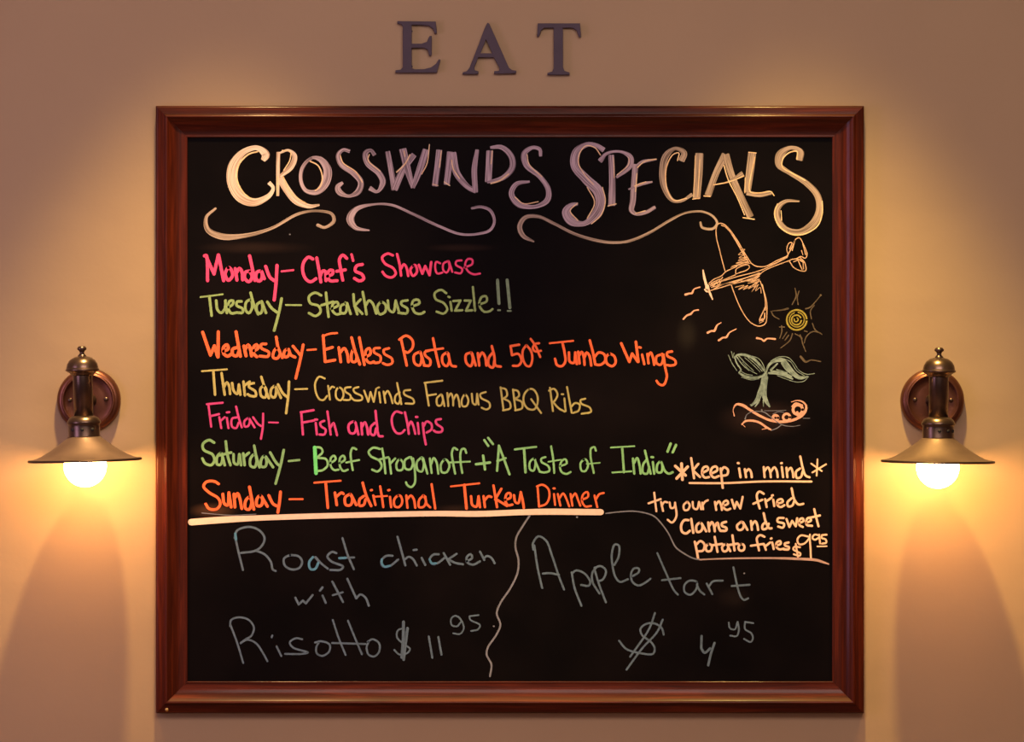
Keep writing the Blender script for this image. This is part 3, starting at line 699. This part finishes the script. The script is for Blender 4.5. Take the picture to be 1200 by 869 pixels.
word('Apple', I_SLATE, 16, (Q, '90,322 87,280 125,229 180,260 220,360 270,510 306,602 | 97,292 120,450 152,592 | 157,490 210,488 270,500 | 360,482 380,590 428,716 | 362,490 390,469 450,490 490,550 480,575 425,570 | 520,462 550,560 600,692 | 535,445 505,485 507,550 555,630 | 520,450 565,438 600,470 580,530 545,545 | 660,430 690,370 690,292 662,287 642,350 647,440 670,520 700,549 755,530 | 785,510 830,482 833,457 802,452 777,490 787,548 830,574 875,555 913,527'))
word('tart', I_SLATE, 15, (Q, '962,347 1020,480 1080,610 1106,638 | 995,537 1125,522'), (R, '560,242 512,232 477,260 477,308 515,328 555,290 560,245 | 560,260 580,300 610,325 | 627,252 665,323 | 642,270 670,237 735,232 | 808,142 840,290 860,343 880,363 908,352 | 797,268 918,260'))
word('crossed dollar sign', I_SLATE, 15, (R, '335,598 320,552 270,522 212,527 177,560 187,600 250,650 273,690 263,728 180,725 80,695 32,640 | 275,452 235,560 107,748 | 328,497 290,580 190,690 82,836'))
word('4', I_SLATE, 18, (R, '592,608 590,690 | 590,690 612,722 650,692 | 680,655 655,730 637,806'))
word('95 small', I_SLATE, 13, (R, '777,517 785,555 818,562 835,515 | 838,512 845,570 830,608 787,605 | 943,520 887,512 | 887,512 887,560 930,590 940,625 925,648 880,627'))

# ---- drawings
def drawing(name, label, layers):
    e = bpy.data.objects.new(name, None)
    COL.objects.link(e)
    e.parent = board
    e.location = OFF
    e['label'] = label
    for sub, mat, tile, text, w, lift in layers:
        ribbon_object(sub, mat, parse(tile, text, w), parent=e, lift=lift)
drawing('airplane_drawing', 'chalk line drawing of a propeller aeroplane', [
    ('wing', I_PLANE, L1, '358,405 340,340 315,240 298,170 297,100 315,70 350,76 400,125 450,200 500,285 542,350 | 332,82,6 370,100,6 420,170,6 475,265,6 525,348,6 | 380,100,5 440,180,5 480,250,5 | 350,85,4 410,150,4 465,240,4', 6.5, 0),
    ('wing_shading', I_PLANE, L1, '470,255 498,252 452,290 500,285 455,312 512,308 450,330 520,322 435,350 525,338 405,372 535,350 | 475,240 490,285 500,330 | 400,380 470,352 520,345', 4.2, 0),
    ('fuselage', I_PLANE, L1, '245,492 280,462 330,440 362,410 440,372 | 542,350 575,370 640,372 720,332 800,298 | 240,545 330,520 400,498 520,470 570,455 630,405 700,372 825,325 | 250,500 350,472 450,442 600,402 700,358 795,308 | 262,520 400,482 600,425 | 255,510 300,490 340,450 | 262,488 320,462 | 400,498 480,462 600,418 | 340,470 430,432 | 280,530 340,500 430,480', 6.5, 0),
    ('fuselage_shading', I_PLANE, L1, '600,430 560,450 480,478 | 560,460 540,480 600,462 | 640,372 720,345 790,305 | 470,475 560,470 600,440 | 262,492 275,512 300,478 310,505 335,468', 6, 0.0001),
    ('cockpit', I_PLANE, L1, '432,420 436,392 480,368 520,362 530,378 510,398 462,415 435,425', 6.5, 0),
    ('wing', I_PLANE, L1, '402,502 430,580 480,690 540,768 600,792 642,772 652,700 650,620 635,560 605,475 | 620,500,7 640,600,7 642,680,7 | 640,660,8 605,735,8 600,752,8 632,742,8 636,700,8', 6.5, 0),
    ('wing_shading', I_PLANE, L1, '430,518 492,505 452,535 520,505 485,535 545,508 520,530 575,505 545,550 590,500 572,545 605,520 612,560 | 520,490 590,480 540,512 600,470 560,520 595,500', 4.2, 0.0001),
    ('wing_shading', I_PLANE, L1, '600,760 625,735 605,750 630,755 600,770', 4.2, 0.0001),
    ('tail', I_PLANE, L1, '795,298 830,235 858,178 882,172 910,220 935,290 922,315 890,302 860,318 825,322 | 802,290 792,250 808,208 828,205 812,250 | 810,335 842,380 895,404 925,402 918,345 885,308 | 850,320 900,330 910,390 | 868,318 880,350 900,395 | 850,190 830,260 | 885,330 912,345 | 840,340 895,318', 6.5, 0),
    ('tail_shading', I_PLANE, L1, '905,215 925,290 | 895,260 905,290', 6, 0.0001),
    ('propeller', I_WHITE, L1, '203,398,8 210,440,16 225,500,18 | 245,545,14 258,575,14 270,604,7 | 232,512,28 236,545,26 218,535,14', 14, 0.0002)])
birds = [(L1, '80,570,16 108,562,12 125,560,14 140,532,9 180,518,9'), (L1, '65,742,12 92,715,12 118,706,14 138,684,9 170,678,10'),
         (L2, '236,358,16 262,345,12 282,345,16 302,305,10 330,287,6'), (L2, '314,412,14 345,392,12 366,390,14 388,358,9 436,332,6'),
         (L2, '582,396,15 612,402,10 632,415,14 652,400,10 710,402,13')]
for t, s in birds:
    ribbon_object('bird_drawing', I_CORAL, parse(t, s, 12))
ribbon_object('bird_drawing', I_RAY, parse(L2, '890,526,16 925,562,15 960,550,8 1030,560,9', 10), label='faint brown bird')
circ = lambda cx, cy, r, a0=0, a1=360, w=None: ' '.join('%g,%g%s' % (cx + r * math.cos(math.radians(a)), cy + r * math.sin(math.radians(a)), ',%g' % w if w else '') for a in [a0 + (a1 - a0) * i / 12 for i in range(13)])
drawing('sun_drawing', 'spiral chalk sun with faint rays', [
    ('disc', I_SUN, L2, circ(862, 268, 70, w=12) + ' | ' + circ(863, 266, 52, -80, 250, 7) + ' | ' + circ(860, 268, 34, 10, 330, 10) + ' | ' + circ(858, 266, 14, -60, 200, 8), 10, 0),
    ('rays', I_RAY, L2, '850,45,5 858,100,9 830,160,7 | 878,65,6 866,110,7 872,160,8 | 1030,95,16 1028,98,10 985,150,7 955,180,9 925,190,10 | 985,165,6 958,205,8 965,260,7 | 972,292,7 990,335,8 1040,370,6 | 1030,360,6 975,350,8 930,385,8 915,430,6 | 850,365,7 890,390,8 905,440,8 925,490,6 | 832,365,8 815,410,8 750,465,6 | 756,310,9 757,350,8 742,398,6 | 792,355,7 762,400,6 | 740,318,6 775,318,8 | 800,188,14 760,198,10 690,205,5 | 682,207,7 700,240,8 738,262,7 | 915,345,8 935,350,8 | 885,372 900,400 | 805,375 780,410', 7, 0)])
drawing('palm_drawing', 'two-leaved green sprout drawn on a coral island', [
    ('leaf', I_PALM, SP, '442,275,14 405,225,20 335,155,24 245,122,24 182,128,16 165,155,10 | 205,290,14 265,322,24 350,335,22 420,318,20 450,290,16 | 165,140,12 185,200,14 225,265,12 205,285,10 | 108,125,6 135,190,8 185,268,7 | 135,92,6 150,150,7 | 160,105,5 150,140,6 | 180,135,12 235,210,10 300,270,6 | 200,130,10 265,200,6 340,270,4 | 215,270,6 270,300,5 330,312,4 | 310,130,5 390,160,6 430,215,6 445,260,5 | 260,150,4 340,220,4 400,280,4 | 290,150,4 370,220,4 420,275,4 | 240,190,3 300,260,3 370,300,3 | 230,330,4 320,355,5 390,345,4', 8, 0),
    ('leaf', I_PALM, SP, '455,285,16 485,215,24 545,175,34 610,175,40 655,225,44 705,290,44 770,335,34 838,325,18 | 480,292,18 550,292,26 620,310,24 700,345,16 | 560,315,5 650,350,6 740,375,6 810,365,6 850,325,5 | 500,180,5 570,143,6 660,148,7 715,200,6 760,265,6 830,302,6 905,296,4 | 590,150,5 680,185,6 740,270,5 810,315,5 | 500,262,20 560,205,14 | 600,200,14 640,250,22 690,300,14 | 505,275,16 560,280,16 620,292,16 690,322,16 | 555,260,10 600,272,12 650,290,12', 8, 0),
    ('trunk', I_PALM, SP, '455,300,28 440,340,52 430,400,54 400,480,50 370,545,36 320,592,16 | 462,330,26 445,430,36 440,500,44 462,560,34 490,602,14 | 400,500,24 385,560,16 355,602,10 | 310,585,6 340,575,6 | 430,540,10 432,600,6', 20, 0),
    ('island', I_CORAL, SP, '162,688,10 152,630,7 180,582,18 240,590,26 300,628,24 400,688,22 500,730,22 600,742,24 700,728,24 780,690,26 822,640,24 825,590,18 790,555,14 740,545,9 690,560,5 | 232,768,10 262,738,18 330,732,20 400,752,20 455,790,20 500,815,14 | 420,812,5 470,802,8 | 262,790,3 230,760,6', 16, 0),
    ('shell', I_CORAL, SP, circ(750, 630, 44, w=26) + ' | ' + circ(646, 700, 32, w=22) + ' | ' + circ(543, 706, 24, w=24) + ' | 700,600,18 730,570,14 790,590,18 | 745,655,24 750,680,26', 12, 0.0001),
    ('water_line', I_DUSTY, SP, '262,718,12 275,680,7 320,652,6 380,645,7 440,655,10 490,690,9 560,745,8 620,775,8 700,785,6 770,775,4 | 505,822,9 560,800,9 600,768,9 | 415,632,14 418,640,12 | 520,670,5 570,650,5 620,655,5 | 440,640,4 540,640,4 640,636,3 | 800,710,4 860,710,3', 8, 0.0002)])
ribbon_object('chalk_speck', I_DUSTY, parse(PX, '578.5,733.5,2 | 676,605.6,2 | 339.5,274.5,1.6 | 872,671.5,1.8', 1.8))

# ------------------------------------------------------------------ wall letters
def letter(name, label, outer, hole=None):
    cu = bpy.data.curves.new(name, 'CURVE')
    cu.dimensions = '2D'
    cu.fill_mode = 'BOTH'
    cu.extrude = 0.004
    cu.bevel_depth = 0.0006
    cu.offset = -0.0006
    cu.bevel_resolution = 1
    hh = 0.010
    pts_all = []
    for poly in [outer] + ([hole] if hole else []):
        pp = [P(440 + x / 4.615, 10 + y / 4.615, hh) for x, y in poly]
        pts_all.append(pp)
    xs = [p.x for p in pts_all[0]]; zs = [p.z for p in pts_all[0]]
    cx, cz = (min(xs) + max(xs)) / 2, min(zs)
    for pp in pts_all:
        sp = cu.splines.new('POLY')
        sp.points.add(len(pp) - 1)
        for q, p in zip(sp.points, pp):
            q.co = (p.x - cx, p.z - cz, 0, 1)
        sp.use_cyclic_u = True
    tmp = bpy.data.objects.new('tmp', cu)
    COL.objects.link(tmp)
    dg = bpy.context.evaluated_depsgraph_get()
    me = bpy.data.meshes.new_from_object(tmp.evaluated_get(dg))
    bpy.data.objects.remove(tmp)
    me.transform(Matrix.Rotation(math.radians(90), 4, 'X'))
    me.materials.clear()
    me.name = name
    t = thing(name, label, 'letter', (cx, -0.0065, cz), 'serif letters above the menu board')
    link_obj('letter_face', me, M_LETTER, t)
    for sx, sz in {'E': ((-0.012, 0.012), (-0.012, 0.078)), 'A': ((-0.028, 0.006), (0.034, 0.007)), 'T': ((0, 0.012), (0, 0.085))}[label.split('letter ')[1][0]]:
        bm = bmesh.new()
        lathe(bm, [(0, 0), (0.002, 0), (0.002, 0.0028), (0, 0.0028)], 10, 'y', (sx, 0.0065, sz))
        bm_obj('mounting_pin', bm, M_LETTER, t)
    return t
letter('wall_letter', 'dark plum serif letter E on the wall above the menu board', [(118,68),(326,70),(332,134),(320,134),(312,110),(290,93),(240,88),(196,88),(196,190),(250,190),(278,180),(292,148),(304,148),(304,254),(291,254),(282,222),(262,212),(196,212),(196,322),(212,328),(262,328),(300,318),(328,298),(342,274),(352,276),(332,346),(108,346),(108,334),(136,330),(148,318),(148,96),(138,84),(118,80)])
letter('wall_letter', 'dark plum serif letter A on the wall between the other two', [(606,76),(616,82),(722,320),(738,332),(762,336),(760,350),(642,352),(642,338),(668,336),(672,322),(640,264),(556,264),(534,318),(538,334),(558,340),(556,354),(472,354),(472,344),(494,338),(510,318),(560,190),(588,112)], [(598,166),(568,242),(632,242)])
letter('wall_letter', 'dark plum serif letter T on the wall above the menu board', [(878,80),(1106,80),(1112,154),(1100,154),(1088,118),(1066,104),(1014,104),(1014,318),(1022,336),(1050,346),(1050,358),(930,358),(930,348),(956,340),(964,322),(964,104),(912,104),(896,118),(886,150),(874,150)])

# ------------------------------------------------------------------ wall sconces
def emission(name, color, strength):
    m = bpy.data.materials.new(name)
    m.use_nodes = True
    N = m.node_tree.nodes
    b = N['Principled BSDF']
    b.inputs['Base Color'].default_value = (0.9, 0.8, 0.7, 1)
    b.inputs['Emission Color'].default_value = color
    b.inputs['Emission Strength'].default_value = strength
    return m
M_BULB = emission('glowing_bulb_glass', (1.0, 0.515, 0.17, 1), 82)

def sconce(label, px, plate_py, stem_dx, tilt, k=1.0, dy=0.0, hole_angles=(-130, -90, -52)):
    """px = pixel x of the shade axis; heights come from the photograph's pixel rows"""
    ds = 0.125                       # stem axis in front of the wall
    u = S * (D - ds) / D             # metres per pixel at the stem
    ax = P(px, 0, ds).x
    z = lambda py: P(0, py + dy, ds).z
    zc = P(0, plate_py, 0).z
    t = thing('wall_sconce', label, 'wall lamp', (ax, 0, zc), 'copper wall lamps beside the menu board')
    rel = lambda zz: zz - zc
    def lz(name, rows, mat, seg=56, closed=False, parent=None):
        bm = bmesh.new()
        lathe(bm, [(r * u, rel(z(py))) for r, py in rows], seg, 'z', (0, -ds, 0), closed)
        return bm_obj(name, bm, mat, parent or t, True)
    # backplate: stepped dish on the wall
    px_plate = stem_dx * S
    bm = bmesh.new()
    R0 = 37.3 * S
    lathe(bm, [(0, 0), (R0, 0), (R0, 0.006), (R0 * 0.985, 0.010), (R0 * 0.95, 0.0140), (R0 * 0.90, 0.0168), (R0 * 0.86, 0.0176), (R0 * 0.835, 0.0180), (R0 * 0.825, 0.0200), (R0 * 0.80, 0.0215),
               (R0 * 0.775, 0.0212), (R0 * 0.755, 0.0190), (R0 * 0.74, 0.0180), (R0 * 0.5, 0.0195), (0, 0.0205)], 72, 'y', (px_plate, -0.0002, 0))
    bp = bm_obj('backplate', bm, M_PLATE, t, True)
    for s in (-1, 1):
        bm = bmesh.new()
        lathe(bm, [(0, 0), (0.0042, 0), (0.0042, 0.0022), (0.003, 0.0036), (0, 0.004)], 20, 'y', (px_plate + s * 21 * S, -0.0180, 0.001))
        bm_obj('screw', bm, M_BRONZE, bp, True)
    # arm from plate to stem
    bm = bmesh.new()
    lathe(bm, [(0, 0.019), (0.013, 0.019), (0.013, 0.024), (0.0075, 0.028), (0.0075, ds), (0, ds)], 28, 'y', (0, 0, 0.0))
    arm = bm_obj('arm', bm, M_BRONZE, t, True)
    lz('finial', [(0, 405.4), (3.6, 405.4), (4.6, 406.4), (5.6, 408), (5.3, 409.6), (3.6, 410.8), (2.6, 412.6), (2.6, 413.8), (3.8, 415.2), (5.0, 416.6), (5.2, 418.4), (0, 418.4)], M_BRONZE, 32)
    lz('cap', [(0, 417.2), (6, 417.4), (11, 419), (15, 422), (17.6, 426), (18.6, 430), (18.8, 431.6), (19.8, 432.6), (19.8, 434), (18.0, 435.0), (15.2, 436.6), (13.6, 438.6), (12.4, 440), (0, 440)], M_BRONZE)
    lz('stem', [(0, 438), (11.6, 438), (11.4, 440.5), (11.4, 488), (0, 488)], M_BRONZE)
    col = lz('collar', [(0, 486.6), (11.6, 486.8), (14.2, 487.6), (17.2, 489.6), (18.8, 492.2), (19.7, 494), (19.9, 495.6), (18.9, 496.8), (18.3, 498), (18.5, 500), (18.5, 510.5), (19.0, 512.4), (0, 512.8)], M_BRONZE)
    for a in hole_angles:
        for aa in (a,):
            ca, sa = math.cos(math.radians(aa)), math.sin(math.radians(aa))
            bm = bmesh.new()
            lathe(bm, [(0, 0), (0.0031, 0), (0.0031, 0.0014), (0, 0.0012)], 14, 'y')
            rot = Matrix.Rotation(math.radians(aa + 90), 4, 'Z')
            bm.transform(Matrix.Translation((ca * 18.4 * u, -ds + sa * 18.4 * u, rel(z(503)))) @ rot)
            bm_obj('vent_hole', bm, M_HOLE, col, True)
    lz('shade', [(18.6, 511.4), (20.0, 512.6), (26, 517.4), (34, 523.2), (42, 528.6), (50, 533.0), (56, 535.6), (60, 536.9), (65.2, 537.9), (66.0, 538.8), (65.4, 539.9),
                 (60, 539.0), (55.5, 537.6), (49.5, 535.0), (41.3, 530.5), (33.2, 525.2), (25.4, 519.4), (18.0, 513.8)], M_SHADE, 96, closed=True)
    lz('shade_rim', [(64.9, 537.5), (66.1, 537.7), (66.9, 538.8), (66.2, 540.3), (64.9, 540.4), (64.2, 539.2)], M_RIM, 96, closed=True)
    lz('socket', [(0, 513), (9, 513), (9, 526), (0, 526)], M_BRONZE, 28)
    rb, cb = 25.0, 545.5
    rows = [(0, cb + rb)]
    for a in range(-80, 61, 10):
        rows.append((rb * math.cos(math.radians(a)), cb - rb * math.sin(math.radians(a))))
    rows += [(9.5, 523.4), (8, 519), (0, 519)]
    lz('bulb', rows, M_BULB, 48)
    t.rotation_euler = (0, math.radians(tilt), 0)
    return t
sconce('bronze wall lamp with conical shade and lit bulb left of the menu board', 97.6, 468.6, -2.0, -1.6)
sconce('bronze wall lamp with conical shade and lit bulb right of the menu board', 1099.9, 469.0, 1.2, 0.7, dy=1.6, hole_angles=(-92, -58, -30))
